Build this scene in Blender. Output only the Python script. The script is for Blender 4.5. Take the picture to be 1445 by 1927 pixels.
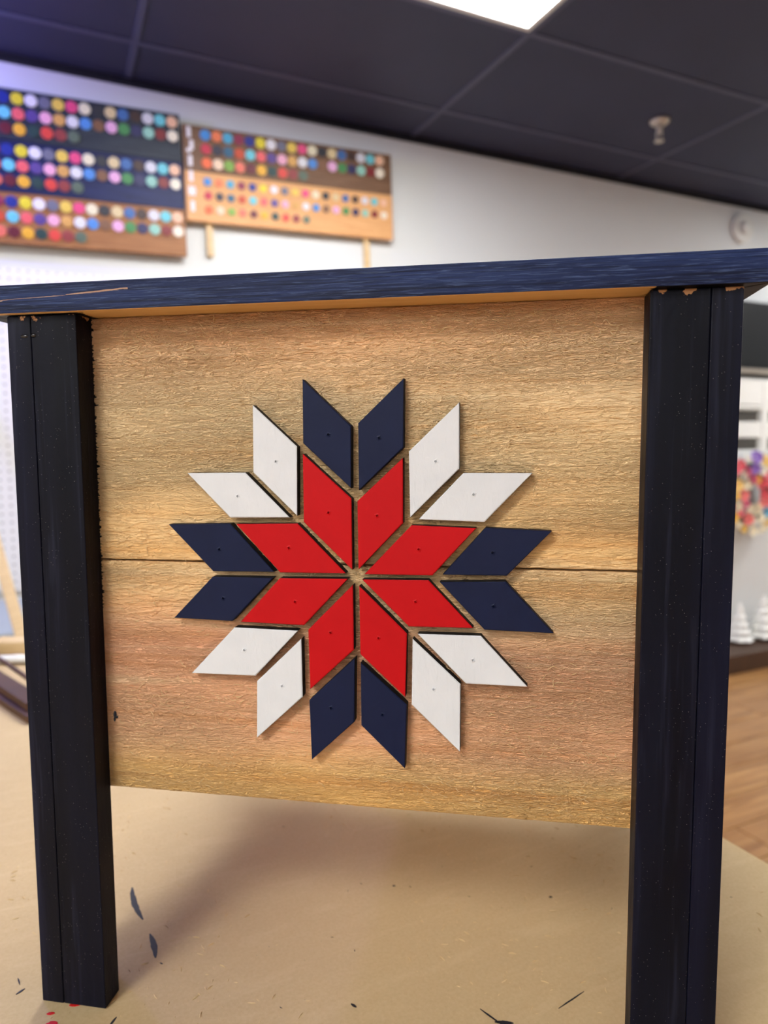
import bpy, bmesh, math, random
from mathutils import Vector, Matrix, noise
random.seed(7)
S = bpy.context.scene
for o in list(bpy.data.objects): bpy.data.objects.remove(o)
C = S.collection
R = math.radians

# ------------------------------------------------------------------ camera, world, lights, exposure
TABLE = 0.86                      # table top height
CEIL = 2.608
HEAD, PITCH, ROLL, FPX = R(65.102), R(5.178), R(-0.315), 1331.9
CAM = Vector((0, 0, 1.198))
fw = Vector((math.cos(HEAD)*math.cos(PITCH), math.sin(HEAD)*math.cos(PITCH), -math.sin(PITCH)))
rt = fw.cross(Vector((0, 0, 1))).normalized(); up = rt.cross(fw)
r2 = rt*math.cos(ROLL) + up*math.sin(ROLL); u2 = -rt*math.sin(ROLL) + up*math.cos(ROLL)
cd = bpy.data.cameras.new('camera'); cam = bpy.data.objects.new('camera', cd); C.objects.link(cam)
cam.matrix_world = Matrix(((r2.x, u2.x, -fw.x, CAM.x), (r2.y, u2.y, -fw.y, CAM.y), (r2.z, u2.z, -fw.z, CAM.z), (0, 0, 0, 1)))
cd.sensor_fit = 'VERTICAL'; cd.sensor_height = 36.0; cd.lens = FPX*36/1927
cd.clip_start = 0.02
cd.dof.use_dof = True; cd.dof.focus_distance = 0.372; cd.dof.aperture_fstop = 6.8
S.camera = cam
w = bpy.data.worlds.new('world'); S.world = w; w.use_nodes = True
w.node_tree.nodes['Background'].inputs[0].default_value = (0.75, 0.82, 1, 1)
w.node_tree.nodes['Background'].inputs[1].default_value = 0.05
S.view_settings.view_transform = 'Standard'; S.view_settings.look = 'None'
S.cycles.use_light_tree = False; S.cycles.max_bounces = 5; S.cycles.use_adaptive_sampling = True; S.cycles.adaptive_threshold = 0.05; S.cycles.adaptive_min_samples = 16; S.cycles.diffuse_bounces = 3; S.cycles.glossy_bounces = 2; S.cycles.caustics_reflective = False; S.cycles.caustics_refractive = False
S.view_settings.exposure = 0.0; S.view_settings.gamma = 1.0; S.view_settings.use_curve_mapping = False
TROFFER = 26.5                    # emission of the ceiling troffers
def lamp(name, kind, loc, energy, color, size=.3, aim=None):
    l = bpy.data.lights.new(name, kind); l.energy = energy; l.color = color
    if kind == 'AREA': l.size = size
    else: l.shadow_soft_size = size
    o = bpy.data.objects.new(name, l); o.location = loc; C.objects.link(o)
    if aim is not None: o.rotation_euler = (Vector(aim)-Vector(loc)).to_track_quat('-Z', 'Y').to_euler()
    return o
lamp('blue_led_lamp', 'POINT', (-0.75, 2.55, 2.40), 48, (.36, .34, 1.0), .06)

# ------------------------------------------------------------------ helpers
def s2l(c): 
    c /= 255.0
    return c/12.92 if c <= .04045 else ((c+.055)/1.055)**2.4
def col(r, g, b): return (s2l(r), s2l(g), s2l(b), 1)

class NT:
    """small node-graph builder"""
    def __init__(s, name):
        s.m = bpy.data.materials.new(name); s.m.use_nodes = True; s.t = s.m.node_tree; s.n = s.t.nodes
        s.b = s.n['Principled BSDF']; s._tc = None
    def tc(s, out='Object'):
        if not s._tc: s._tc = s.n.new('ShaderNodeTexCoord')
        return s._tc.outputs[out]
    def put(s, sock, v):
        if isinstance(v, bpy.types.NodeSocket): s.t.links.new(v, sock)
        elif v is not None: sock.default_value = v
    def mapping(s, scale=(1, 1, 1), rot=(0, 0, 0), loc=(0, 0, 0), src=None):
        m = s.n.new('ShaderNodeMapping'); s.put(m.inputs[0], src or s.tc())
        m.inputs['Scale'].default_value = scale; m.inputs['Rotation'].default_value = rot; m.inputs['Location'].default_value = loc
        return m.outputs[0]
    def noise(s, vec, scale=1, detail=3, rough=.5, dist=0, out=0):
        n = s.n.new('ShaderNodeTexNoise'); s.put(n.inputs['Vector'], vec)
        n.inputs['Scale'].default_value = scale; n.inputs['Detail'].default_value = detail
        n.inputs['Roughness'].default_value = rough; n.inputs['Distortion'].default_value = dist
        return n.outputs[out]
    def voronoi(s, vec, scale, out='Distance', rnd=1):
        n = s.n.new('ShaderNodeTexVoronoi'); s.put(n.inputs['Vector'], vec); n.inputs['Scale'].default_value = scale
        n.inputs['Randomness'].default_value = rnd
        return n.outputs[out]
    def ramp(s, fac, stops, interp='LINEAR'):
        n = s.n.new('ShaderNodeValToRGB'); s.put(n.inputs[0], fac); e = n.color_ramp; e.interpolation = interp
        while len(e.elements) < len(stops): e.elements.new(.5)
        for k, (p, c) in enumerate(stops):
            e.elements[k].position = p; e.elements[k].color = c if not isinstance(c, (int, float)) else (c, c, c, 1)
        return n.outputs[0]
    def mix(s, fac, a, b, mode='MIX'):
        n = s.n.new('ShaderNodeMix'); n.data_type = 'RGBA'; n.blend_type = mode
        s.put(n.inputs[0], fac); s.put(n.inputs[6], a); s.put(n.inputs[7], b)
        return n.outputs[2]
    def math(s, op, a, b=None, c=None, clamp=False):
        n = s.n.new('ShaderNodeMath'); n.operation = op; n.use_clamp = clamp
        s.put(n.inputs[0], a)
        if b is not None: s.put(n.inputs[1], b)
        if c is not None: s.put(n.inputs[2], c)
        return n.outputs[0]
    def rng(s, v, a, b, c=0, d=1):
        n = s.n.new('ShaderNodeMapRange'); s.put(n.inputs[0], v)
        for k, q in zip((1, 2, 3, 4), (a, b, c, d)): n.inputs[k].default_value = q
        return n.outputs[0]
    def sep(s, v):
        n = s.n.new('ShaderNodeSeparateXYZ'); s.put(n.inputs[0], v); return n.outputs
    def bump(s, h, strength=.5, dist=.001, prev=None):
        n = s.n.new('ShaderNodeBump'); n.inputs['Strength'].default_value = strength; n.inputs['Distance'].default_value = dist
        s.put(n.inputs['Height'], h)
        if prev is not None: s.put(n.inputs['Normal'], prev)
        return n.outputs[0]
    def info(s, out='Random'):
        return s.n.new('ShaderNodeObjectInfo').outputs[out]
    def done(s, base=None, rough=None, normal=None, spec=None, metal=None):
        s.put(s.b.inputs['Base Color'], base)
        s.put(s.b.inputs['Roughness'], rough)
        if normal is not None: s.put(s.b.inputs['Normal'], normal)
        if spec is not None: s.b.inputs['Specular IOR Level'].default_value = spec
        if metal is not None: s.b.inputs['Metallic'].default_value = metal
        return s.m

def simple(name, c, rough=.6, var=.08, scale=20, bump=.0, spec=.4, metal=0):
    """plain colour with a little procedural variation"""
    t = NT(name); n = t.noise(t.mapping(), scale, 4)
    d = tuple(x*(1-var*2) for x in c[:3])+(1,); l = tuple(min(1, x*(1+var)) for x in c[:3])+(1,)
    nm = t.bump(n, .4, bump) if bump else None
    return t.done(t.mix(n, d, l), rough, nm, spec, metal)

def add_box(bm, a, b, mat=0):
    (x0, y0, z0), (x1, y1, z1) = a, b
    v = [bm.verts.new(q) for q in ((x0, y0, z0), (x1, y0, z0), (x1, y1, z0), (x0, y1, z0), (x0, y0, z1), (x1, y0, z1), (x1, y1, z1), (x0, y1, z1))]
    fs = []
    for q in ((0, 3, 2, 1), (4, 5, 6, 7), (0, 1, 5, 4), (1, 2, 6, 5), (2, 3, 7, 6), (3, 0, 4, 7)):
        f = bm.faces.new([v[i] for i in q]); f.material_index = mat; fs.append(f)
    return fs
def box_bm(a, b, bev=0, seg=2):
    bm = bmesh.new(); add_box(bm, a, b)
    if bev: bmesh.ops.bevel(bm, geom=list(bm.edges), offset=bev, segments=seg, profile=.5, affect='EDGES')
    return bm
def lathe_bm(prof, n=24, cap=True):
    bm = bmesh.new(); rings = []
    for r, z in prof:
        rings.append([bm.verts.new((r*math.cos(2*math.pi*k/n), r*math.sin(2*math.pi*k/n), z)) for k in range(n)])
    for a, b in zip(rings, rings[1:]):
        for k in range(n): bm.faces.new((a[k], a[(k+1) % n], b[(k+1) % n], b[k]))
    if cap:
        bm.faces.new(rings[0][::-1]); bm.faces.new(rings[-1])
    return bm
def tube(bm, pts, rad, n=6):
    """tube along points, radius per point"""
    pts = [Vector(p) for p in pts]; rings = []
    for i, p in enumerate(pts):
        d = (pts[min(i+1, len(pts)-1)]-pts[max(i-1, 0)]).normalized()
        a = d.cross(Vector((0, 0, 1)) if abs(d.z) < .9 else Vector((1, 0, 0))).normalized(); b = d.cross(a)
        r = rad[i] if isinstance(rad, (list, tuple)) else rad
        rings.append([bm.verts.new(p+a*(r*math.cos(2*math.pi*k/n))+b*(r*math.sin(2*math.pi*k/n))) for k in range(n)])
    for a, b in zip(rings, rings[1:]):
        for k in range(n): bm.faces.new((a[k], a[(k+1) % n], b[(k+1) % n], b[k]))
    bm.faces.new(rings[0][::-1]); bm.faces.new(rings[-1])
def mesh_of(name, bm, mats, smooth=False):
    bmesh.ops.recalc_face_normals(bm, faces=list(bm.faces))
    me = bpy.data.meshes.new(name); bm.to_mesh(me); bm.free()
    for m in (mats if isinstance(mats, (list, tuple)) else [mats]): me.materials.append(m)
    if smooth:
        for p in me.polygons: p.use_smooth = True
    return me
def place(name, me, parent=None, loc=(0, 0, 0), rot=(0, 0, 0), scale=(1, 1, 1)):
    o = bpy.data.objects.new(name, me); o.location = loc; o.rotation_euler = rot; o.scale = scale; C.objects.link(o)
    if parent: o.parent = parent
    return o
def obj(name, bm, mats, parent=None, loc=(0, 0, 0), rot=(0, 0, 0), smooth=False):
    return place(name, mesh_of(name, bm, mats, smooth), parent, loc, rot)
def tag(o, label, cat, group=None):
    o['label'] = label; o['category'] = cat
    if group: o['group'] = group
    return o
def thing(name, label, cat, loc=(0, 0, 0), rot=(0, 0, 0), group=None):
    return tag(place(name, None, None, loc, rot), label, cat, group)
def struct(o): o['kind'] = 'structure'; return o

# ------------------------------------------------------------------ materials of the room
def m_wall():
    t = NT('white_wall_paint'); n = t.noise(t.mapping(), 1.2, 3); f = t.noise(t.mapping(), 90, 3)
    return t.done(t.mix(n, col(216, 220, 222), col(228, 231, 232)), .75, t.bump(f, .15, .001), .3)
M_WALL = m_wall()
def m_ceil():
    t = NT('dark_navy_ceiling_tile'); n = t.noise(t.mapping(), 3, 4); f = t.noise(t.mapping(), 160, 4)
    return t.done(t.mix(n, col(40, 42, 66), col(54, 57, 84)), .6, t.bump(f, .3, .001), .35)
M_TILE = m_ceil()
M_BAR = simple('navy_painted_grid_metal', col(74, 77, 104), .5, .1, 12)
M_GAP = simple('black_ceiling_edge', col(14, 15, 24), .8, .1)
def m_floor():
    t = NT('oak_plank_floor'); sx = t.mapping((1.2, 14, 1)); n = t.noise(sx, 2.2, 6, .6, .8)
    r = t.info(); g = t.noise(t.mapping((3, 90, 1)), 3, 4)
    c = t.ramp(n, [(.28, col(124, 82, 44)), (.5, col(176, 128, 76)), (.72, col(206, 162, 106))])
    c = t.mix(t.rng(r, 0, 1, 0, .4), c, col(138, 92, 48)); c = t.mix(t.math('MULTIPLY', g, .35), c, col(96, 60, 30))
    return t.done(c, .32, t.bump(g, .1, .001), .5)
M_FLOOR = m_floor()
def m_emit(name, c, s):
    t = NT(name); n = t.noise(t.mapping(), 30, 2)
    t.put(t.b.inputs['Emission Color'], t.mix(n, c, tuple(min(1, x*1.03) for x in c[:3])+(1,))); t.b.inputs['Emission Strength'].default_value = s
    return t.done((.9, .9, .9, 1), .5)
M_LIGHT = m_emit('troffer_diffuser', (1, .985, .96, 1), TROFFER)
M_WHITE = simple('white_painted_wood', col(236, 236, 232), .5, .03, 8)
M_GRAYW = simple('pale_grey_board', col(214, 216, 216), .6, .04, 5)
M_PLINTH = simple('dark_brown_wood', col(72, 50, 36), .45, .15, 14)
M_BLACK = simple('black_plastic', col(12, 14, 20), .45, .1, 10, spec=.2)

# ------------------------------------------------------------------ room shell
X0, X1, Y0, Y1 = -4.6, 5.6, -4.4, 2.995
floor = struct(obj('floor', box_bm((X0, Y0, -.06), (X1, Y1, -.008)), M_FLOOR))
me = mesh_of('floor_plank', box_bm((0, 0, -.008), (1.216, .146, 0), .0015, 1), M_FLOOR)
for j in range(28):
    y = Y1-.02-(j+1)*.15
    off = (j*.43) % 1.22
    for i in range(5):
        x = .1-off+i*1.22
        if x+1.22 < 5.58 and x > -1: place('floor_plank', me, floor, (x, y, 0))
ceil = struct(obj('ceiling', box_bm((X0, Y0, CEIL+.012), (X1, Y1, CEIL+.06)), M_GAP))
TX0, TY1 = .318, 2.718                                   # a grid crossing
lights = [(0, 1), (3, 1), (-2, 5), (2, 5), (-4, 5), (-2, 9), (-4, 9)]   # cells holding troffers (col, row from the wall); rightmost added to brighten the wall display
tile = mesh_of('ceiling_tile', box_bm((.012, -.598, 0), (1.208, -.012, .012), .002, 1), M_TILE)
half = mesh_of('ceiling_tile', box_bm((.012, .012, 0), (1.208, Y1-TY1-.012, .012), .002, 1), M_TILE)
for i in range(-4, 5):
    x = TX0+i*1.22
    if x+1.22 > X1 or x < X0: continue
    place('ceiling_tile', half, ceil, (x, TY1, CEIL))
    for j in range(11):
        if (i, j) in lights: continue
        place('ceiling_tile', tile, ceil, (x, TY1-j*.61, CEIL))
lb = mesh_of('grid_bar', box_bm((X0+.01, -.012, -.004), (X1-.01, .012, .010), .001, 1), M_BAR)
for j in range(12): place('grid_bar', lb, ceil, (0, TY1-j*.61, CEIL))
cb = mesh_of('grid_bar', box_bm((-.012, Y0+.01, -.003), (.012, Y1-.02, .010), .001, 1), M_BAR)
for i in range(-4, 6): 
    if X0 < TX0+i*1.22 < X1: place('grid_bar', cb, ceil, (TX0+i*1.22, 0, CEIL))
M_FRAME = simple('white_metal_frame', col(225, 225, 222), .4, .03)
fb = bmesh.new()
for a, b in (((.014, -.596, -.006), (1.206, -.576, .011)), ((.014, -.034, -.006), (1.206, -.014, .011)), ((.014, -.576, -.006), (.034, -.034, .011)), ((1.186, -.576, -.006), (1.206, -.034, .011))): add_box(fb, a, b)
fme = mesh_of('light_frame', fb, M_FRAME)
dme = mesh_of('light_diffuser', box_bm((.034, -.576, -.002), (1.186, -.034, .008)), M_LIGHT)
for i, j in lights:
    vis = (i, j) == (0, 1)
    t = thing('ceiling_light', 'bright white rectangular light panel set flush in the dark ceiling' if vis else 'white ceiling light panel outside the picture, overhead', 'light', (TX0+i*1.22, TY1-j*.61, CEIL), group='recessed ceiling light panels')
    place('light_frame', fme, t); place('light_diffuser', dme, t)
wallm = M_WALL
struct(obj('wall_back', box_bm((X0-.1, Y1, -.06), (X1+.1, Y1+.1, CEIL+.06)), wallm))
struct(obj('wall_front', box_bm((X0-.1, Y0-.1, -.06), (X1+.1, Y0, CEIL+.06)), wallm))
struct(obj('wall_left', box_bm((X0-.1, Y0, -.06), (X0, Y1, CEIL+.06)), wallm))
struct(obj('wall_right', box_bm((X1, Y0, -.06), (X1+.1, Y1, CEIL+.06)), wallm))
struct(obj('trim_1', box_bm((X0+.01, Y1-.022, CEIL-.026), (X1-.01, Y1, CEIL+.004), .002, 1), M_GAP))

# pegboard, hole darkness is put into the colour as dots, with bump relief
def m_peg():
    t = NT('white_pegboard'); v = t.mapping((1, 1, 1)); q = t.sep(v)
    fx = t.math('SUBTRACT', t.math('FRACT', t.math('MULTIPLY', q[0], 1/.032)), .5); fz = t.math('SUBTRACT', t.math('FRACT', t.math('MULTIPLY', q[2], 1/.032)), .5)
    d = t.math('SQRT', t.math('ADD', t.math('MULTIPLY', fx, fx), t.math('MULTIPLY', fz, fz)))
    h = t.rng(d, .13, .17, 0, 1)
    n = t.noise(v, 4, 3)
    c = t.mix(h, col(186, 188, 190), t.mix(n, col(238, 240, 242), col(248, 249, 250)))
    return t.done(c, .45, t.bump(h, .6, .002), .4)
peg = tag(obj('pegboard', box_bm((-.62, -.006, -.6), (.62, 0, .6), .001, 1), m_peg(), loc=(-.17, Y1-.004, 1.262)), 'white perforated pegboard fixed to the wall under the colour boards', 'pegboard')

# ------------------------------------------------------------------ colour sample boards
def m_board(name, a, b, c):
    t = NT(name); n = t.noise(t.mapping((2.5, 1, 40)), 3, 5, .6, .6); k = t.noise(t.mapping((1, 1, 6)), 3, 3)
    cc = t.ramp(n, [(.3, a), (.55, b), (.8, c)]); cc = t.mix(t.math('MULTIPLY', k, .35), cc, a)
    return t.done(cc, .5, t.bump(n, .3, .001), .35)
MB_GREEN = m_board('slate_stained_board', col(30, 37, 50), col(48, 57, 70), col(72, 80, 88))
MB_NAVY = m_board('navy_stained_board', col(16, 24, 62), col(26, 38, 90), col(42, 56, 112))
MB_TAN = m_board('golden_brown_board', col(132, 86, 50), col(168, 116, 72), col(194, 142, 94))
MB_WALNUT = m_board('walnut_stained_board', col(100, 72, 52), col(128, 96, 72), col(152, 118, 90))
MB_PINE = m_board('pale_pine_board', col(208, 152, 98), col(226, 172, 116), col(236, 190, 138))
def m_disc():
    t = NT('painted_sample_disc'); n = t.noise(t.mapping(), 60, 3); c = t.info('Color')
    return t.done(t.mix(t.math('MULTIPLY', n, .12), c, (.02, .02, .02, 1)), .45, t.bump(n, .3, .0005), .4)
M_DISC = m_disc()
CH = [[(70, 150, 225), (242, 132, 88), (80, 178, 218), (150, 48, 84), (40, 56, 150), (236, 222, 62), (240, 240, 248), (118, 120, 142), (238, 208, 96), (236, 82, 140), (240, 234, 205), (52, 54, 62), (224, 206, 160), (66, 112, 176), (72, 52, 48), (222, 224, 234), (112, 208, 222), (242, 196, 166)],
      [(204, 48, 78), (50, 50, 70), (48, 102, 134), (208, 84, 54), (116, 212, 228), (242, 108, 112), (98, 76, 152), (246, 182, 212), (222, 172, 98), (230, 232, 238), (84, 148, 222), (132, 94, 70), (234, 180, 222), (72, 144, 84), (50, 50, 96), (150, 206, 192), (132, 42, 48), (240, 232, 214)],
      [(242, 110, 62), (242, 216, 188), (132, 178, 76), (236, 122, 102), (108, 36, 52), (240, 184, 60), (44, 72, 72), (228, 78, 70), (152, 66, 68), (94, 112, 98)]]
def disc_mesh(r):
    n = 20; bm = bmesh.new(); rings = []
    for rr, y in ((r, 0), (r, -.004), (r*.92, -.005), (r*.24, -.005), (r*.2, -.002)):
        rings.append([bm.verts.new((rr*math.cos(2*math.pi*k/n), y, rr*math.sin(2*math.pi*k/n))) for k in range(n)])
    for a, b in zip(rings, rings[1:]):
        for k in range(n): bm.faces.new((a[k], a[(k+1) % n], b[(k+1) % n], b[k]))
    bm.faces.new(rings[-1]); bm.faces.new(rings[0][::-1])
    return mesh_of('paint_sample', bm, M_DISC)
D_BIG, D_SMALL = disc_mesh(.0205), disc_mesh(.0155)
def chart(plank, x0, z0, pitch, cols, me, rp=.0524):
    for r, row in enumerate(CH):
        for c, rgb in enumerate(row):
            if c < cols[0]: continue
            d = place('paint_sample', me, plank, (x0+(c-cols[0])*pitch, -.010, z0-r*rp)); d.color = col(*rgb)
def plank_b(root, name, x0, x1, z0, z1, m): return obj(name, box_bm((x0, -.010, z0+.0008), (x1, .010, z1-.0008), .0015, 1), m, root)
TILT = R(-1.75)
b1 = thing('color_board', 'large sample board with navy and brown planks and rows of painted dots', 'sample board', (.4985, Y1-.035, 2.496), (0, TILT, 0))
for k, m in enumerate((MB_GREEN, MB_NAVY, MB_TAN)):
    p = plank_b(b1, 'plank', -.86, 0, -.179*(k+1), -.179*k, m)
    chart(p, -.030-17*.0446, -.034-.179*k, .0446, (0, 17), D_BIG)
for x in (-.7, -.1): obj('mounting_cleat', box_bm((x-.02, .010, -.4), (x+.02, .033, -.1), .001, 1), MB_PINE, b1)
b2 = thing('color_board', 'wide sample board, walnut above pale pine, with painted dots and white lettering', 'sample board', (1.412, Y1-.035, 2.494), (0, TILT, 0))
for k, (m, h) in enumerate(((MB_WALNUT, .174), (MB_PINE, .193))):
    z1 = 0 if k == 0 else -.174
    p = plank_b(b2, 'plank', -.906, 0, z1-h, z1, m)
    chart(p, -.058+k*.014-17*(.0446+k*.0009), z1-(.034 if k == 0 else .038), .0446+k*.0009, (0, 17), D_BIG if k == 0 else D_SMALL, .0533)
M_LET = simple('white_lettering_paint', col(240, 238, 246), .5, .03)
def letter(pts, wd=.007):
    bm = bmesh.new(); tube(bm, [(x, -.011, z) for x, z in pts], wd, 6)
    for v in bm.verts: v.co.y = -.011+(v.co.y+.011)*.25
    return bm
for dz, kind in ((-.030, 'I'), (-.082, 'J'), (-.138, 'I'), (-.196, 'I'), (-.252, '*'), (-.310, 'I')):
    x = -.880
    if kind == 'I': L = [[(x, dz-.020), (x, dz+.020)]]
    elif kind == 'J': L = [[(x+.008, dz+.022), (x+.008, dz-.012), (x, dz-.020), (x-.012, dz-.014)]]
    else: L = [[(x-.016, dz), (x+.016, dz)], [(x-.010, dz-.018), (x+.010, dz+.018)], [(x-.010, dz+.018), (x+.010, dz-.018)]]
    bm = bmesh.new()
    for q in L:
        tube(bm, [(a, -.0105, b) for a, b in q], .0085 if kind != '*' else .006, 6)
    for v in bm.verts: v.co.y = -.0105+(v.co.y+.0105)*.25
    obj('lettering', bm, M_LET, b2)
M_STICK = m_board('pale_wood_stick', col(206, 176, 128), col(226, 198, 150), col(236, 212, 170))
obj('support_stick', box_bm((-.828, .010, -.492), (-.802, .030, -.10), .003, 2), M_STICK, b2)
obj('support_stick', box_bm((-.134, .010, -.62), (-.108, .030, -.10), .003, 2), M_STICK, b2)

# ------------------------------------------------------------------ sprinkler and round wall alarm
M_CHROME = simple('worn_brass_metal', col(214, 206, 192), .35, .1, 30, metal=.35)
sp = thing('fire_sprinkler', 'small metal fire sprinkler head hanging from the dark ceiling', 'sprinkler', (2.45, 2.41, CEIL))
obj('escutcheon', lathe_bm([(.012, -.016), (.030, -.016), (.040, -.008), (.042, 0)], 24), M_CHROME, sp, smooth=True)
obj('stem', lathe_bm([(.010, -.055), (.013, -.050), (.012, -.016)], 14), M_CHROME, sp, smooth=True)
fr = bmesh.new()
for s in (-1, 1): tube(fr, [(s*.011, 0, -.048), (s*.017, 0, -.062), (s*.012, 0, -.078), (0, 0, -.084)], .003, 6)
obj('yoke', fr, M_CHROME, sp, smooth=True)
obj('deflector', lathe_bm([(.004, -.088), (.020, -.087), (.020, -.084), (.004, -.083)], 16), M_CHROME, sp)
al = thing('wall_alarm', 'round white alarm disc on the wall just below the ceiling', 'alarm', (3.70, Y1, 2.462), (R(90), 0, 0))
M_ALARM = simple('white_plastic', col(226, 226, 222), .45, .03)
obj('base_ring', lathe_bm([(.085, .002), (.085, .020), (.076, .028), (.060, .030), (.052, .026)], 32), M_ALARM, al, smooth=False)
obj('center_dome', lathe_bm([(.040, .022), (.040, .040), (.034, .048), (.020, .052), (.004, .053)], 28), M_ALARM, al, smooth=True)

# ------------------------------------------------------------------ wall display at the right: cabinet, screen, wreath, trees
plat = tag(obj('display_platform', box_bm((3.05, 2.52, 0), (5.2, 2.985, .100), .004, 2), M_PLINTH), 'low dark brown display platform on the oak floor by the wall', 'platform')
cb_ = thing('display_cabinet', 'tall white display cabinet with open upper shelves behind the flower wreath', 'cabinet', (3.35, 2.80, .100))
W_ = .95
obj('side_panel', box_bm((0, 0, 0), (.028, .18, 1.475), .002, 1), M_WHITE, cb_)
obj('side_panel', box_bm((W_-.028, 0, 0), (W_, .18, 1.475), .002, 1), M_WHITE, cb_)
obj('center_post', box_bm((.345, -.004, 1.07), (.395, .03, 1.47), .002, 1), M_WHITE, cb_)
obj('door', box_bm((.03, -.012, .02), (W_-.03, .006, 1.065), .003, 1), M_GRAYW, cb_)
obj('back_panel', box_bm((.028, .168, 0), (W_-.028, .18, 1.50), 0), simple('grey_back_panel', col(170, 166, 160), .7), cb_)
for z0, z1 in ((1.065, 1.075), (1.145, 1.235), (1.305, 1.325), (1.33, 1.475)): obj('shelf', box_bm((.028, .0, z0), (W_-.028, .168, z1), .002, 1), M_WHITE, cb_)
scr = thing('wall_screen', 'black screen mounted on the wall above the white display cabinet', 'screen', (3.2, 2.93, 1.64))
obj('screen_housing', box_bm((0, 0, 0), (1.1, .06, .40), .006, 2), M_BLACK, scr)
obj('screen_glass', box_bm((.015, -.003, .02), (1.085, 0, .385), 0), simple('black_glass', col(6, 8, 12), .4, .05, 6, spec=.15), scr)
obj('shelf_ledge', box_bm((-.02, -.10, -.028), (1.12, .05, -.002), .002, 1), simple('taupe_ledge', col(150, 140, 128), .6), scr)
wr = thing('flower_wreath', 'bright multicoloured flower wreath hanging on the white cabinet', 'wreath', (3.525, 2.735, .930))
bm = bmesh.new(); tube(bm, [(.145*math.cos(a*math.pi/12), 0, .145*math.sin(a*math.pi/12)) for a in range(25)], .03, 8)
obj('wreath_ring', bm, simple('green_grey_ring', col(90, 104, 90), .8), wr, smooth=True)
def m_flower():
    t = NT('paper_flower'); n = t.noise(t.mapping(), 60, 3); c = t.info('Color')
    return t.done(t.mix(t.math('MULTIPLY', n, .25), c, (1, .95, .85, 1)), .7, None, .2)
M_FLOW = m_flower()
bm = bmesh.new()                                        # flower: two rings of cupped petals round a bud
for ring, (n, rr, zz, tl) in enumerate(((7, .030, 0, .25), (5, .018, .012, .8))):
    for k in range(n):
        a = 2*math.pi*(k+ring*.5)/n; ca, sa = math.cos(a), math.sin(a)
        P = lambda u, v, h: bm.verts.new((ca*u-sa*v, -(zz+h), sa*u+ca*v))
        i0 = P(.004, 0, 0); l1 = P(rr*.6, -rr*.5, rr*tl*.6); r1 = P(rr*.6, rr*.5, rr*tl*.6); tp = P(rr*1.1, 0, rr*tl); mid = P(rr*.6, 0, rr*tl*.2)
        bm.faces.new((i0, l1, mid)); bm.faces.new((i0, mid, r1)); bm.faces.new((l1, tp, mid)); bm.faces.new((mid, tp, r1))
ret = bmesh.ops.create_icosphere(bm, subdivisions=1, radius=.010)
for v in ret['verts']: v.co.y -= .016
FLW = mesh_of('flower', bm, M_FLOW)
FC = [(240, 70, 96), (252, 208, 60), (250, 244, 230), (240, 100, 125), (240, 90, 110), (80, 170, 205), (252, 190, 70), (245, 120, 120), (248, 238, 210), (215, 60, 120), (252, 215, 120)]
k = 0
for rr, n in ((.085, 10), (.145, 16), (.205, 20)):
    for i in range(n):
        a = 2*math.pi*(i+random.uniform(-.2, .2))/n
        d = place('flower', FLW, wr, (rr*math.cos(a), -.022-random.uniform(0, .015), rr*math.sin(a)), (random.uniform(-.4, .4), random.uniform(0, 6), random.uniform(-.4, .4)), (random.uniform(.95, 1.3),)*3)
        c_ = (140, 90, 200) if (rr > .14 and 1.3 < a < 1.8) else random.choice(FC)
        d.color = col(*c_)
obj('hanger', box_bm((-.006, -.004, .14), (.006, .052, .152), .001, 1), M_WHITE, wr)
M_CER = simple('white_ceramic', col(240, 239, 234), .35, .03, 12)
def tree_mesh(h, r, tiers=5):
    bm = bmesh.new(); n = 28; rings = []
    prof = [(r*.28, 0, 0), (r*.3, h*.08, 0)]
    for k in range(tiers):
        z0 = h*(.08+.86*k/tiers); z1 = h*(.08+.86*(k+1)/tiers); ra = r*(1-k/(tiers+.6))
        prof += [(ra, z0, .10), (ra*.97, z0+h*.02, .08), (ra*.45, z1-h*.01, .03)]
    prof += [(r*.05, h*.97, 0), (r*.012, h, 0)]
    for rr, z, sc in prof:
        rings.append([bm.verts.new((rr*(1+sc*math.cos(8*2*math.pi*q/n))*math.cos(2*math.pi*q/n), rr*(1+sc*math.cos(8*2*math.pi*q/n))*math.sin(2*math.pi*q/n), z)) for q in range(n)])
    for a, b in zip(rings, rings[1:]):
        for q in range(n): bm.faces.new((a[q], a[(q+1) % n], b[(q+1) % n], b[q]))
    bm.faces.new(rings[0][::-1]); bm.faces.new(rings[-1])
    return mesh_of('ceramic_tree', bm, M_CER)
tag(place('ceramic_tree', tree_mesh(.225, .075), None, (3.45, 2.70, .100)), 'smaller white ceramic tree on the dark platform, nearer the navy leg', 'figurine', 'white ceramic trees')
tag(place('ceramic_tree', tree_mesh(.255, .085), None, (3.635, 2.69, .100)), 'taller white ceramic tree on the dark platform, at the picture edge', 'figurine', 'white ceramic trees')

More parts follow.
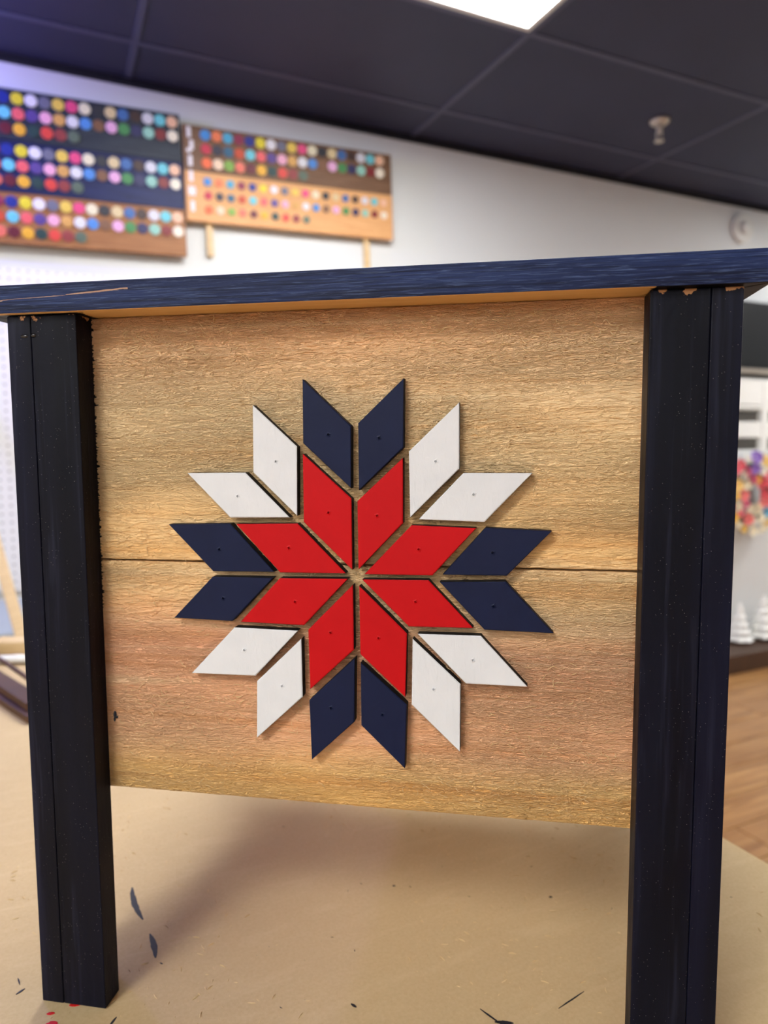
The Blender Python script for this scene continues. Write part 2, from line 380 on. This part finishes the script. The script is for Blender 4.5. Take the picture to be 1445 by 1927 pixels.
# ------------------------------------------------------------------ work table with kraft paper
TXR, TXL, TYN, TYF = .511, -1.90, .10, 1.355
tb = thing('work_table', 'large work table covered with brown kraft paper', 'table', (0, 0, 0))
M_LEG = simple('table_leg_wood', col(150, 112, 72), .6, .1)
obj('table_top', box_bm((TXL, TYN, TABLE-.04), (TXR, TYF, TABLE-.0026), .002, 1), simple('table_top_board', col(176, 146, 104), .7, .06), tb)
for x in (TXL+.04, TXR-.11):
    for y in (TYN+.04, TYF-.11): obj('leg', box_bm((x, y, 0), (x+.07, y+.07, TABLE-.04), .002, 1), M_LEG, tb)
obj('apron', box_bm((TXL+.05, TYF-.09, TABLE-.13), (TXR-.05, TYF-.06, TABLE-.04), .002, 1), M_LEG, tb)
obj('apron', box_bm((TXL+.05, TYN+.06, TABLE-.13), (TXR-.05, TYN+.09, TABLE-.04), .002, 1), M_LEG, tb)
def m_kraft():
    t = NT('kraft_paper'); v = t.mapping(); a = t.noise(v, 5, 3); f = t.noise(v, 420, 4, .65); st = t.noise(t.mapping((1, 5, 1)), 14, 5, .6, .6)
    cr = t.noise(t.mapping((1, 1, 1), (0, 0, .5)), 7, 2, .4, 1.6)
    c = t.mix(a, col(202, 176, 132), col(212, 188, 146)); c = t.mix(t.rng(f, .35, .7, 0, .35), c, col(184, 154, 110))
    c = t.mix(t.rng(st, .52, .75, 0, .3), c, col(226, 202, 160))
    return t.done(c, .62, t.bump(cr, .25, .004, t.bump(f, .25, .0004)), .3)
M_KRAFT = m_kraft()
def sheet(name, x0, x1, y0, y1, z0, z1, lab, lift=0):
    bm = bmesh.new(); nx, ny = 60, 24; top = []; bot = []
    for j in range(ny+1):
        for i in range(nx+1):
            x = x0+(x1-x0)*i/nx; y = y0+(y1-y0)*j/ny
            wv = lift*max(0, noise.noise(Vector((x*3, y*3, 2))))
            top.append(bm.verts.new((x, y, z1+wv)))
    for j in range(ny):
        for i in range(nx):
            a = j*(nx+1)+i; bm.faces.new((top[a], top[a+1], top[a+nx+2], top[a+nx+1]))
    r = bmesh.ops.extrude_face_region(bm, geom=list(bm.faces))
    for g in r['geom']:
        if isinstance(g, bmesh.types.BMVert): g.co.z = z0
    o = obj(name, bm, M_KRAFT); return tag(o, lab, 'paper')
far = sheet('kraft_paper', TXL, TXR, .69, TYF, TABLE-.0026, TABLE-.0016, 'far sheet of brown kraft paper on the table behind the planter')
near = sheet('kraft_paper', TXL, TXR, TYN, .717, TABLE-.0016, TABLE+.0, 'near paint-marked sheet of brown kraft paper under the planter')
# paint smears on the near sheet
M_PB = simple('dried_navy_paint', col(30, 34, 44), .5, .3, 300)
M_PR = simple('dried_red_paint', col(214, 34, 34), .5, .1, 200)
def smear(pts, wd, m, seed=0):
    """thin dab of paint: a tapered ragged ribbon along pts on the paper"""
    rnd = random.Random(seed); bm = bmesh.new(); N = 14; L = []; Rr = []
    P = [Vector((x, y, 0)) for x, y in pts]
    for i in range(N+1):
        u = i/N*(len(P)-1); k = min(int(u), len(P)-2); p = P[k].lerp(P[k+1], u-k); d = (P[k+1]-P[k]).normalized(); nn = Vector((-d.y, d.x, 0))
        ww = wd*math.sin(math.pi*(.04+.92*i/N))**.8
        a = p+nn*ww*(1+rnd.uniform(-.12, .12)); b = p-nn*ww*(1+rnd.uniform(-.12, .12))
        L.append(bm.verts.new((a.x, a.y, TABLE+.0003))); Rr.append(bm.verts.new((b.x, b.y, TABLE+.0003)))
    for i in range(N): bm.faces.new((L[i], L[i+1], Rr[i+1], Rr[i]))
    r = bmesh.ops.extrude_face_region(bm, geom=list(bm.faces))
    for g in r['geom']:
        if isinstance(g, bmesh.types.BMVert): g.co.z = TABLE-.0001
    return obj('paint_smear', bm, m, near)
smear([(.0405, .554), (.0397, .545), (.0400, .534), (.0414, .522), (.0438, .511)], .0021, M_PB, 1)
smear([(.0464, .493), (.0474, .484), (.0476, .475), (.0470, .467)], .0020, M_PB, 2)
smear([(.049, .461), (.0505, .459)], .0004, M_PB, 9)
smear([(-.0195, .437), (-.0125, .4355)], .0022, M_PR, 3)
smear([(-.0185, .446), (-.0140, .4445)], .0010, M_PR, 4)
smear([(-.0060, .4475), (.0000, .4450)], .0012, M_PR, 5)
smear([(-.036, .471), (-.031, .474)], .0007, M_PB, 6)
smear([(.0145, .4195), (.0195, .4255)], .0007, M_PB, 7)
smear([(-.0355, .486), (-.034, .479)], .0004, M_PB, 8)
smear([(.2215, .326), (.231, .3205)], .0012, M_PB, 10)
smear([(.224, .323), (.219, .338)], .0005, M_PB, 11)
smear([(.262, .318), (.285, .322)], .0004, M_PB, 12)
smear([(.150, .375), (.152, .371)], .0008, M_PB, 13)
smear([(.2235, .4695), (.2255, .4685)], .0008, M_PB, 14)
smear([(.3240, .4065), (.3262, .4055)], .0008, M_PB, 15)
# sawdust and wood shavings
M_DUST = simple('pale_wood_shaving', col(226, 198, 148), .7, .1, 40)
def slivers(n, area, dens=None, seed=3, zz=TABLE, sizes=(.0004, .0006, .0009, .0013, .0024), bm=None):
    rnd = random.Random(seed); bm = bm or bmesh.new(); k = 0
    while k < n:
        x = rnd.uniform(*area[:2]); y = rnd.uniform(*area[2:])
        if dens and noise.noise(Vector((x*9, y*9, 5)))+.25 < rnd.random()*.9: continue
        k += 1
        L = rnd.choice(sizes); a = rnd.uniform(0, 6.28); ww = min(.0004, L*.25)
        dx, dy = math.cos(a)*L, math.sin(a)*L
        tube(bm, [(x-dx, y-dy, zz+ww*.6), (x+dy*.15, y-dx*.15, zz+ww*.9), (x+dx, y+dy, zz+ww*.6)], [ww*.5, ww, ww*.4], 3)
    return bm
sb = slivers(1500, (-.12, .50, .20, .70), True)
n0 = len(sb.faces)
slivers(120, (-.12, .50, .20, .62), None, 11, TABLE, (.0003, .0004, .0006, .0010), sb)
sb.faces.ensure_lookup_table()
for f in sb.faces[n0:]: f.material_index = 1
sd = tag(obj('sawdust', sb, [M_DUST, M_PB]), 'fine pale sawdust and dark paint crumbs scattered over the kraft paper', 'sawdust'); sd['kind'] = 'stuff'
# things at the far left of the table
MB_DARK = m_board('dark_brown_slat', col(58, 36, 24), col(92, 60, 40), col(120, 82, 56))
def bar_between(name, a, b, wd, hh, m, lab, cat, z=TABLE-.0016):
    a, b = Vector(a), Vector(b); d = b-a; o = obj(name, box_bm((0, -wd/2, 0), (d.length, wd/2, hh), min(wd, hh)*.12, 2), m, None, (a.x, a.y, z), (0, 0, math.atan2(d.y, d.x)))
    return tag(o, lab, cat)
bar_between('wood_offcut', (-.178, 1.335), (-.030, .965), .030, .010, MB_DARK, 'dark brown wood offcut lying on the kraft paper, lower of the two', 'wood')
bar_between('wood_offcut', (-.174, 1.345), (-.034, .985), .024, .010, MB_DARK, 'dark brown wood offcut stacked on top of another at the table left', 'wood', TABLE+.0085)
st = obj('thin_stick', box_bm((-.15, -.003, 0), (.15, .003, .005), .001, 1), MB_DARK, None, (-.086, 1.196, TABLE+.0186), (0, 0, R(-71)))
tag(st, 'thin dark stick lying across the brown wood offcuts', 'stick')
br = thing('paint_brush', 'flat paint brush with white bristles lying at the table left', 'brush', (-.075, 1.255, TABLE-.0016), (0, 0, R(158)))
bm = bmesh.new(); tube(bm, [(-.03, 0, .006), (-.01, 0, .007), (.02, 0, .006), (.045, 0, .005)], [.012, .014, .013, .006], 10)
for v in bm.verts: v.co.z = max(0.0003, .006+(v.co.z-.006)*.45)
obj('bristles', bm, simple('white_bristle', col(240, 238, 232), .7, .05, 80), br, smooth=True)
obj('ferrule', box_bm((-.055, -.0125, 0), (-.028, .0125, .012), .002, 2), M_CHROME, br)
bm = bmesh.new(); tube(bm, [(-.16, 0, .006), (-.12, 0, .006), (-.08, 0, .006), (-.055, 0, .006)], [.004, .006, .005, .006], 8); obj('handle', bm, M_STICK, br, smooth=True)
blk = tag(obj('wood_block', box_bm((-.03, -.02, 0), (.05, .02, .022), .002, 2), M_STICK, None, (-.075, 1.325, TABLE-.0016), (0, 0, R(-24))), 'small pale wood block on the far left edge of the table', 'block')
# behind the table at the left: leaning pale timber and grey bin
lt = obj('leaning_timber', box_bm((-.014, -.012, 0), (.014, .012, 2.32), .002, 1), M_STICK, None, (.098, 1.392, .012), (R(-42), R(-15.6), 0))
tag(lt, 'pale timber leaning behind the table left of the planter', 'timber')
bn = thing('storage_bin', 'grey-blue storage bin on the floor behind the table', 'bin', (-.545, 2.30, 0))
M_BIN = simple('grey_blue_plastic', col(158, 168, 176), .5, .05)
bm = bmesh.new(); add_box(bm, (-.42, 0, 0), (.42, .5, .645)); bmesh.ops.delete(bm, geom=[f for f in bm.faces if f.normal.z > .5 or f.calc_center_median().z > .64], context='FACES')
for v in bm.verts:
    if v.co.z < .1: v.co.x *= .92; v.co.y = .25+(v.co.y-.25)*.9
bmesh.ops.recalc_face_normals(bm, faces=list(bm.faces)); r = bmesh.ops.solidify(bm, geom=list(bm.faces), thickness=.006)
obj('body', bm, M_BIN, bn)
obj('lid', box_bm((-.435, -.015, .645), (.435, .515, .67), .008, 2), M_BIN, bn)

# ------------------------------------------------------------------ the planter
PL_ROT = R(-34.7)
H, ZB = .2794, .133                 # panel height, clearance below the panel
PW, LD, LW, LS = .303, .0154, .0422, .0144     # width between legs, leg board depth, leg width, side strip
TX_0, TX_1, TF, TH = -.0587, .3564, -.0210, .0158
BACK = .3720
root = thing('wooden_planter', 'square wooden planter box with navy legs and rim and a red, white and navy star', 'planter', (.02276, .44681, TABLE+.0005), (0, 0, PL_ROT))
# -- rough sawn cedar
def m_cedar():
    t = NT('rough_sawn_cedar'); q = t.sep(t.tc()); al = t.math('ADD', q[0], q[1])
    cmb = t.n.new('ShaderNodeCombineXYZ'); t.put(cmb.inputs[0], al); t.put(cmb.inputs[2], q[2]); v = cmb.outputs[0]
    wob = t.noise(t.mapping((5, 1, 22), src=v), 1, 3)
    zf = t.math('ADD', t.math('DIVIDE', t.math('SUBTRACT', q[2], ZB), H), t.math('MULTIPLY', t.math('SUBTRACT', wob, .5), .10))
    base = t.ramp(zf, [(.0, col(242, 186, 106)), (.06, col(248, 198, 126)), (.13, col(246, 186, 140)), (.33, col(244, 176, 136)), (.43, col(250, 204, 148)), (.52, col(254, 206, 140)), (.62, col(254, 212, 152)), (.80, col(255, 220, 168)), (1.0, col(246, 190, 142))])
    g1 = t.noise(t.mapping((6, 1, 210), src=v), 1, 4, .6, .5)
    g2 = t.noise(t.mapping((2.2, 1, 60), src=v), 1, 3, .55, .8)
    c = t.mix(t.rng(g1, .48, .72, 0, .4), base, t.mix(1, base, col(226, 200, 170), 'MULTIPLY'))
    c = t.mix(t.rng(g2, .52, .68, 0, .55), c, t.mix(1, c, col(238, 208, 170), 'MULTIPLY'))
    c = t.mix(t.rng(g2, .30, .44, .35, 0), c, col(252, 228, 184))
    # torn fibre relief: wavy thin ridges
    def ridge(n_, p=2.5): return t.math('POWER', t.math('SUBTRACT', 1, t.math('MINIMUM', t.math('MULTIPLY', t.math('ABSOLUTE', t.math('SUBTRACT', n_, .5)), 4), 1)), p)
    f1 = ridge(t.noise(t.mapping((75, 1, 430), (0, R(5), 0), src=v), 1, 2, .5, 1.4))
    f2 = ridge(t.noise(t.mapping((190, 1, 900), (0, R(-7), 0), src=v), 1, 2, .5, 1.6))
    f3 = t.noise(t.mapping((9, 1, 620), src=v), 1, 2, .5, .2)
    amt = t.rng(t.noise(t.mapping((5, 1, 26), src=v), 1, 1), .35, .62, .25, 1)
    hgt = t.math('ADD', t.math('MULTIPLY', f1, amt), t.math('ADD', t.math('MULTIPLY', t.math('MULTIPLY', f2, amt), .6), t.math('MULTIPLY', f3, .5)))
    tip = t.math('MULTIPLY', t.math('MAXIMUM', f1, f2), amt)
    c = t.mix(t.math('MULTIPLY', tip, .3), c, col(252, 230, 188))
    c = t.mix(t.rng(f3, .52, .66, 0, .25), c, col(212, 158, 104))
    # paint spilled from the legs on to the panel edge
    spill = t.noise(t.mapping((90, 1, 420), src=v), 1, 4, .7)
    lim = t.math('MULTIPLY', t.math('SUBTRACT', spill, .50), .013)
    lm = t.math('LESS_THAN', q[0], lim); zz = t.math('GREATER_THAN', q[2], ZB+.11)
    front = t.math('LESS_THAN', q[1], .001)
    m = t.math('MULTIPLY', t.math('MULTIPLY', lm, zz), front)
    c = t.mix(m, c, col(14, 14, 20))
    return t.done(c, .72, t.bump(hgt, 1.0, .0016), .2)
M_CEDAR = m_cedar()
M_FIBER = simple('torn_cedar_fibre', col(240, 206, 154), .7, .12, 200, spec=.2)
def cedar_plank(x0, x1, z0, z1, front_y, th, nx, nz, name='plank'):
    """board with a finely uneven sawn face (towards -y)"""
    bm = bmesh.new(); F = []
    for j in range(nz+1):
        for i in range(nx+1):
            x = x0+(x1-x0)*i/nx; z = z0+(z1-z0)*j/nz; e = min(i, nx-i, j, nz-j)
            wq = .25*noise.noise(Vector((x*60, 5, z*300)))
            amt = max(.08, min(1, .5+1.5*noise.noise(Vector((x*5, 9, z*30)))))
            rg = max(0, 1-3.0*abs(noise.noise(Vector((x*70+wq*3, 3.1, z*400+wq*4+x*30)))))**2
            d = amt*(.00085*rg-.0002)+.00020*noise.noise(Vector((x*12, 7, z*190)))
            if j in (0, nz): z += .00025*noise.noise(Vector((x*140, z*9, 1)))
            F.append(bm.verts.new((x, front_y+(.0006 if e == 0 else -max(-.0003, min(.0010, d))), z)))
    for j in range(nz):
        for i in range(nx):
            a = j*(nx+1)+i; bm.faces.new((F[a], F[a+1], F[a+nx+2], F[a+nx+1]))
    ed = [e for e in bm.edges if e.is_boundary]
    r = bmesh.ops.extrude_edge_only(bm, edges=ed)
    nv = [g for g in r['geom'] if isinstance(g, bmesh.types.BMVert)]
    for v in nv: v.co.y = front_y+th
    bmesh.ops.contextual_create(bm, geom=[e for e in bm.edges if e.is_boundary])
    return bm
GAP = .0013
fp = []
for z0, z1 in ((ZB, ZB+H*.5-GAP/2), (ZB+H*.5+GAP/2, ZB+H)):
    fp.append(obj('panel_plank', cedar_plank(-.027, .330, z0, z1, 0, .015, 460, 210), M_CEDAR, root))
# loose fibres standing off the sawn face
def fibres(n, zr, seed, bias):
    rnd = random.Random(seed); bm = bmesh.new(); k = 0
    while k < n:
        x = rnd.uniform(.004, PW-.004); z = rnd.uniform(*zr)
        if noise.noise(Vector((x*6, z*42, 3)))+bias(z) < rnd.random(): continue
        k += 1
        L = rnd.choice((.0015, .002, .003, .004, .006)); a = rnd.gauss(0, .55)+(math.pi if rnd.random() < .5 else 0)
        cv = rnd.gauss(0, .5); p = Vector((x, -.0003, z)); pts = []
        lift = rnd.uniform(.0002, .0010)
        for s in range(5):
            u = s/4; pts.append((p.x, -.0003-lift*math.sin(u*math.pi*rnd.uniform(.8, 1)), p.z))
            p = p+Vector((math.cos(a), 0, math.sin(a)))*(L/4); a += cv*.6
        wd = rnd.uniform(.00008, .00017)
        tube(bm, pts, [wd, wd*1.2, wd*1.1, wd*.9, wd*.4], 3)
    return bm
f_ = obj('torn_fibers', fibres(2200, (ZB+.142, ZB+H-.004), 21, lambda z: .25+.45*max(0, (z-ZB-.19)/.09)), M_FIBER, fp[1]); f_['kind'] = 'stuff'
f_ = obj('torn_fibers', fibres(900, (ZB+.004, ZB+.137), 22, lambda z: .3), M_FIBER, fp[0]); f_['kind'] = 'stuff'
bm = bmesh.new()
for (x, z, a_, b_) in ((.0050, ZB+.0455, .0010, .0022), (.0058, ZB+.0440, .0012, .0009), (.0046, ZB+.0425, .0006, .0014)):
    q_ = bmesh.ops.create_icosphere(bm, subdivisions=2, radius=1)
    for v in q_['verts']: v.co = Vector((x+v.co.x*a_, -.0004+v.co.y*.0007, z+v.co.z*b_))
obj('paint_dab', bm, M_PB, fp[0])
# side and back panels, floor boards
for z0, z1 in ((ZB, ZB+H*.5-GAP/2), (ZB+H*.5+GAP/2, ZB+H)):
    obj('panel_plank', box_bm((-.0278, BACK-.0304, z0), (.3308, BACK-.0154, z1), .0006, 1), M_CEDAR, root)
    for x in (-.0278, .3158): obj('panel_plank', box_bm((x, .0155, z0), (x+.015, BACK-.031, z1), .0006, 1), M_CEDAR, root)
for k in range(3): obj('floor_board', box_bm((-.0125, .017+k*.108, ZB+.008), (.3155, .017+k*.108+.106, ZB+.022), .0006, 1), M_CEDAR, root)
# -- painted legs
def m_navy_leg(name, c0, c1):
    t = NT(name); q = t.sep(t.tc()); v = t.tc()
    s1 = t.noise(t.mapping((160, 160, 6)), 1, 4, .6, .3); s2 = t.noise(t.mapping((45, 45, 3.2)), 1, 3)
    c = t.mix(t.rng(s2, .38, .66), c0, c1); c = t.mix(t.rng(s1, .55, .8, 0, .6), c, col(38, 40, 60))
    s4 = t.noise(t.mapping((110, 110, 5), loc=(3, 1, 2)), 1, 3, .6, .4); c = t.mix(t.rng(s4, .58, .72, 0, .55), c, col(44, 46, 64))
    vd = t.voronoi(v, 560); rn = t.noise(v, 60, 2); sp_ = t.math('MULTIPLY', t.math('LESS_THAN', vd, .085), t.math('GREATER_THAN', rn, .50))
    c = t.mix(t.math('MULTIPLY', sp_, .55), c, col(170, 165, 160))
    # missed paint: at the very top and along the back arris
    ch = t.noise(t.mapping((130, 130, 130)), 1, 4, .6); top = t.rng(q[2], ZB+H-.0055, ZB+H-.0005)
    m = t.math('GREATER_THAN', t.math('ADD', ch, t.math('MULTIPLY', top, .2)), .74); m = t.math('MULTIPLY', m, t.math('GREATER_THAN', q[2], ZB+H-.007))
    m2 = t.math('GREATER_THAN', t.math('ADD', q[1], t.math('MULTIPLY', t.math('SUBTRACT', rn, .5), .0012)), -.0010); m2 = t.math('MULTIPLY', m2, t.math('LESS_THAN', q[1], .02)); m2 = t.math('MULTIPLY', m2, t.math('GREATER_THAN', q[0], .2))
    c = t.mix(t.math('MAXIMUM', m, m2), c, col(190, 140, 96))
    b1_ = t.noise(t.mapping((330, 330, 160)), 1, 4, .6); b2_ = t.noise(t.mapping((60, 60, 16)), 1, 3)
    nm = t.bump(t.math('ADD', t.math('MULTIPLY', b1_, t.rng(b2_, .45, .62, .15, 1)), t.math('MULTIPLY', sp_, .8)), .5, .0005)
    return t.done(c, t.rng(b2_, .3, .7, .36, .6), nm, .15)
M_LEGP = m_navy_leg('navy_black_leg_paint', col(7, 8, 19), col(14, 16, 33)); M_LEGS = m_navy_leg('navy_side_board_paint', col(9, 10, 22), col(16, 18, 39))
def leg_pair(xo, inner, yf, sgn):
    """front board plus the side board whose edge shows at the outer side"""
    x_in, x_seam, x_out = inner, inner+xo*(LW-LS), inner+xo*LW
    g = .00008
    a, b = sorted((x_in, x_seam-xo*g)); c, d = sorted((x_seam+xo*g, x_out))
    y0, y1 = sorted((yf, yf+sgn*LD))
    lg = obj('leg', box_bm((a, y0, 0), (b, y1, ZB+H), .0006, 2), M_LEGP, root)
    y0, y1 = sorted((yf-sgn*.0002, yf+sgn*LW))
    obj('leg_side_board', box_bm((c, y0, 0), (d, y1, ZB+H), .0006, 2), M_LEGS, lg)
    return lg
lleg = None
for xo, inner in ((-1, 0), (1, PW)):
    lg_ = leg_pair(xo, inner, -LD, 1); lleg = lg_ if xo < 0 else lleg; leg_pair(xo, inner, BACK, -1)
# raised glossy blobs added for a knot dent's highlights, top of left leg
bm = bmesh.new()
for (x, z, a_, b_) in ((-.0318, ZB+.2680, .0028, .0011), (-.0262, ZB+.2684, .0018, .0012)):
    q_ = bmesh.ops.create_icosphere(bm, subdivisions=3, radius=1)
    for v in q_['verts']: v.co = Vector((x+v.co.x*a_, -LD+.0003+v.co.y*.0013, z+v.co.z*b_))
obj('gloss_blob', bm, simple('glossy_navy_blob', col(10, 11, 18), .12, .1, 200, spec=.8), lleg, smooth=True)
# -- rim boards, mitred
def m_rim():
    t = NT('brushed_navy_rim_paint'); q = t.sep(t.tc()); al = q[0]
    cmb = t.n.new('ShaderNodeCombineXYZ'); t.put(cmb.inputs[0], al); t.put(cmb.inputs[1], q[1]); t.put(cmb.inputs[2], q[2]); v = cmb.outputs[0]
    s1 = t.noise(t.mapping((14, 14, 700), src=v), 1, 5, .65, .6); s2 = t.noise(t.mapping((50, 50, 1300), src=v), 1, 4, .6, .8); s3 = t.noise(t.mapping((7, 7, 120), src=v), 1, 3)
    c = t.mix(t.rng(s3, .35, .65), col(24, 34, 68), col(40, 55, 98)); c = t.mix(t.rng(s1, .48, .66, 0, .85), c, col(14, 18, 38)); c = t.mix(t.rng(s2, .54, .76, 0, .65), c, col(104, 124, 166))
    zl = t.math('SUBTRACT', t.math('SUBTRACT', q[2], ZB+H+.0100), t.math('MULTIPLY', q[0], .022))
    ln = t.math('LESS_THAN', t.math('ABSOLUTE', t.math('ADD', zl, t.math('MULTIPLY', t.math('SUBTRACT', s3, .5), .008))), t.math('MULTIPLY', t.rng(s2, .35, .62), .00030))
    ln = t.math('MULTIPLY', ln, t.math('LESS_THAN', q[0], .035))
    c = t.mix(t.math('MULTIPLY', ln, .8), c, col(200, 160, 130))
    # bare wood below, with black paint carried over around the legs
    nz = t.sep(t.tc('Normal'))[2]; under = t.math('LESS_THAN', nz, -.7)
    pn = t.noise(t.mapping((60, 260, 60), src=v), 1, 4, .7); e = t.math('MULTIPLY', t.math('SUBTRACT', pn, .5), .016)
    right = t.math('GREATER_THAN', t.math('ADD', q[0], e), PW+.001)
    left = t.math('MULTIPLY', t.math('LESS_THAN', t.math('ADD', q[0], e), .003), t.math('GREATER_THAN', t.math('ADD', q[1], t.math('MULTIPLY', e, .2)), -.0172))
    blk_ = t.math('MAXIMUM', right, left)
    wd = t.noise(t.mapping((9, 240, 9), src=v), 1, 4, .6, .5)
    wood = t.mix(wd, col(216, 168, 106), col(240, 200, 140))
    uc = t.mix(blk_, wood, col(16, 16, 22))
    c = t.mix(under, c, uc)
    h = t.math('ADD', s1, t.math('MULTIPLY', s2, .7))
    return t.done(c, .5, t.bump(h, .7, .0007), .2)
M_RIM = m_rim()
def prism(pts, z0, z1, bev=.0009):
    bm = bmesh.new(); a = [bm.verts.new((x, y, z0)) for x, y in pts]; b = [bm.verts.new((x, y, z1)) for x, y in pts]
    bm.faces.new(a[::-1]); bm.faces.new(b); n = len(pts)
    for k in range(n): bm.faces.new((a[k], a[(k+1) % n], b[(k+1) % n], b[k]))
    bmesh.ops.recalc_face_normals(bm, faces=list(bm.faces))
    if bev: bmesh.ops.bevel(bm, geom=list(bm.edges), offset=bev, segments=2, profile=.5, affect='EDGES')
    return bm
RW = .070; ZT0, ZT1 = ZB+H, ZB+H+TH; TBK = BACK+.006; g = .0003
o4 = [(TX_0, TF), (TX_1, TF), (TX_1, TBK), (TX_0, TBK)]; i4 = [(TX_0+RW, TF+RW), (TX_1-RW, TF+RW), (TX_1-RW, TBK-RW), (TX_0+RW, TBK-RW)]
for k in range(4):
    a, b, c, d = o4[k], o4[(k+1) % 4], i4[(k+1) % 4], i4[k]
    obj('rim_board', prism([a, b, c, d], ZT0+.0002, ZT1), M_RIM, root)
# -- star of painted diamonds
TILES = [
('n',[(126.7,241.7),(153.3,216.3),(153.0,182.8),(126.5,207.3)],(140.8,211.8)),
('w',[(98.2,228.3),(123.0,205.5),(122.5,167.5),(97.7,191.4)],(110.9,197.3)),
('w',[(58.8,191.0),(93.1,191.2),(118.2,166.5),(83.6,166.1)],(88.3,178.1)),
('r',[(126.2,201.6),(153.1,177.2),(153.3,138.1),(126.2,164.1)],(140.3,169.4)),
('n',[(46.5,161.8),(83.4,162.7),(108.7,135.9),(72.6,135.4)],(76.6,148.0)),
('r',[(87.0,162.5),(122.6,163.2),(149.6,136.1),(112.1,135.7)],(117.5,149.6)),
('n',[(182.0,241.1),(181.7,204.7),(157.3,181.7),(157.2,217.7)],(168.6,209.8)),
('w',[(211.2,228.0),(211.3,193.4),(185.2,167.3),(184.6,202.5)],(198.9,197.2)),
('w',[(249.1,191.1),(224.6,165.3),(189.7,166.3),(213.5,191.1)],(218.9,179.8)),
('r',[(181.4,199.2),(181.3,164.2),(156.7,138.4),(156.4,175.8)],(167.3,168.0)),
('r',[(220.4,162.0),(197.2,136.2),(160.0,135.9),(185.9,163.1)],(189.8,150.1)),
('n',[(259.3,161.0),(236.5,137.0),(202.7,136.7),(225.3,162.3)],(229.1,149.1)),
('n',[(72.1,132.2),(107.9,132.5),(83.3,107.0),(48.0,107.7)],(78.3,120.0)),
('r',[(111.8,132.4),(150.7,133.1),(125.4,106.2),(88.2,106.8)],(120.5,119.4)),
('w',[(84.5,103.4),(121.8,102.9),(96.3,75.8),(57.8,75.5)],(90.1,90.5)),
('w',[(123.7,98.5),(123.9,65.0),(96.4,39.4),(97.2,72.7)],(112.1,70.7)),
('r',[(153.5,129.9),(153.6,93.4),(128.4,69.6),(127.8,103.8)],(140.7,102.6)),
('n',[(154.2,88.8),(153.6,52.3),(128.7,28.6),(127.8,63.2)],(140.4,59.6)),
('r',[(158.7,132.9),(195.0,133.5),(219.1,108.2),(184.4,107.7)],(188.0,121.5)),
('n',[(201.1,132.7),(235.9,133.8),(261.1,107.0),(225.1,107.5)],(229.7,120.4)),
('w',[(189.2,103.8),(223.1,104.1),(248.0,77.4),(215.3,77.5)],(219.1,90.7)),
('w',[(186.4,101.0),(212.4,77.1),(212.3,39.1),(185.8,64.1)],(197.9,73.4)),
('r',[(157.0,129.4),(183.3,103.8),(182.3,68.2),(157.3,91.2)],(167.7,100.6)),
('n',[(157.5,86.4),(183.1,63.8),(181.9,27.4),(157.5,50.6)],(169.5,57.5))]
def m_tile(name, a, b, rough, bstr, bsc):
    t = NT(name); v = t.tc(); n = t.noise(v, 60, 4); f = t.noise(t.mapping((1, 1, 1)), 900, 3); br_ = t.noise(t.mapping((1.6, 1, .5), (0, R(35), 0)), bsc, 4, .6, 1.2)
    sc = t.noise(t.mapping((1, 1, 1)), 140, 5, .7, 1)
    c = t.mix(n, a, b); c = t.mix(t.rng(sc, .66, .8, 0, .25), c, tuple(min(1, x*1.6+.02) for x in b[:3])+(1,))
    return t.done(c, rough, t.bump(br_, bstr, .0004, t.bump(f, .12, .0002)), .2)
TM = {'n': m_tile('navy_tile_paint', col(15, 23, 52), col(20, 30, 64), .5, .15, 120), 'r': m_tile('red_tile_paint', col(186, 2, 12), col(200, 5, 16), .55, .12, 140), 'w': m_tile('white_tile_paint', col(216, 219, 222), col(232, 233, 235), .5, .6, 160)}
M_CHAR = simple('charred_dark_edge', col(20, 16, 15), .7, .3, 300)
TT = .0063
LBL = {'n': 'navy painted diamond tile', 'r': 'red painted diamond tile', 'w': 'white painted diamond tile'}
def tile_bm(pts, hole, y0=.0002, y1=-TT):
    """rhombus with charred sides, a slightly eased painted face and a brad-nail dent"""
    P = [Vector((x/1000, 0, z/1000+ZB)) for x, z in pts]; ce = sum(P, Vector())/4
    bm = bmesh.new(); hx, hz = hole[0]/1000, hole[1]/1000+ZB
    back = [bm.verts.new((p.x, y0, p.z)) for p in P]
    edge = [bm.verts.new((p.x, y1+.0004, p.z)) for p in P]
    inn = []
    for p in P:
        q = p+(ce-p).normalized()*.0006; inn.append(bm.verts.new((q.x, y1, q.z)))
    dirs = [(p-ce).normalized() for p in P]
    hw = .00085
    rim = []; lip = []; flr = []
    for d in dirs:
        rim.append(bm.verts.new((hx+d.x*hw*2.1, y1, hz+d.z*hw*2.1)))
    for d in dirs: lip.append(bm.verts.new((hx+d.x*hw, y1-.00022, hz+d.z*hw)))
    for d in dirs: flr.append(bm.verts.new((hx+d.x*hw*.6, y1+.0012, hz+d.z*hw*.6)))
    n = 4
    def strip(a, b, mi):
        for k in range(n):
            f = bm.faces.new((a[k], a[(k+1) % n], b[(k+1) % n], b[k])); f.material_index = mi
    strip(back, edge, 1); strip(edge, inn, 0); strip(inn, rim, 0); strip(rim, lip, 0); strip(lip, flr, 0)
    bm.faces.new(flr); f = bm.faces.new(back[::-1]); f.material_index = 1
    return bm
for c, pts, hole in TILES:
    o = obj('diamond_tile', tile_bm(pts, hole), [TM[c], M_CHAR], root); o['label'] = LBL[c]
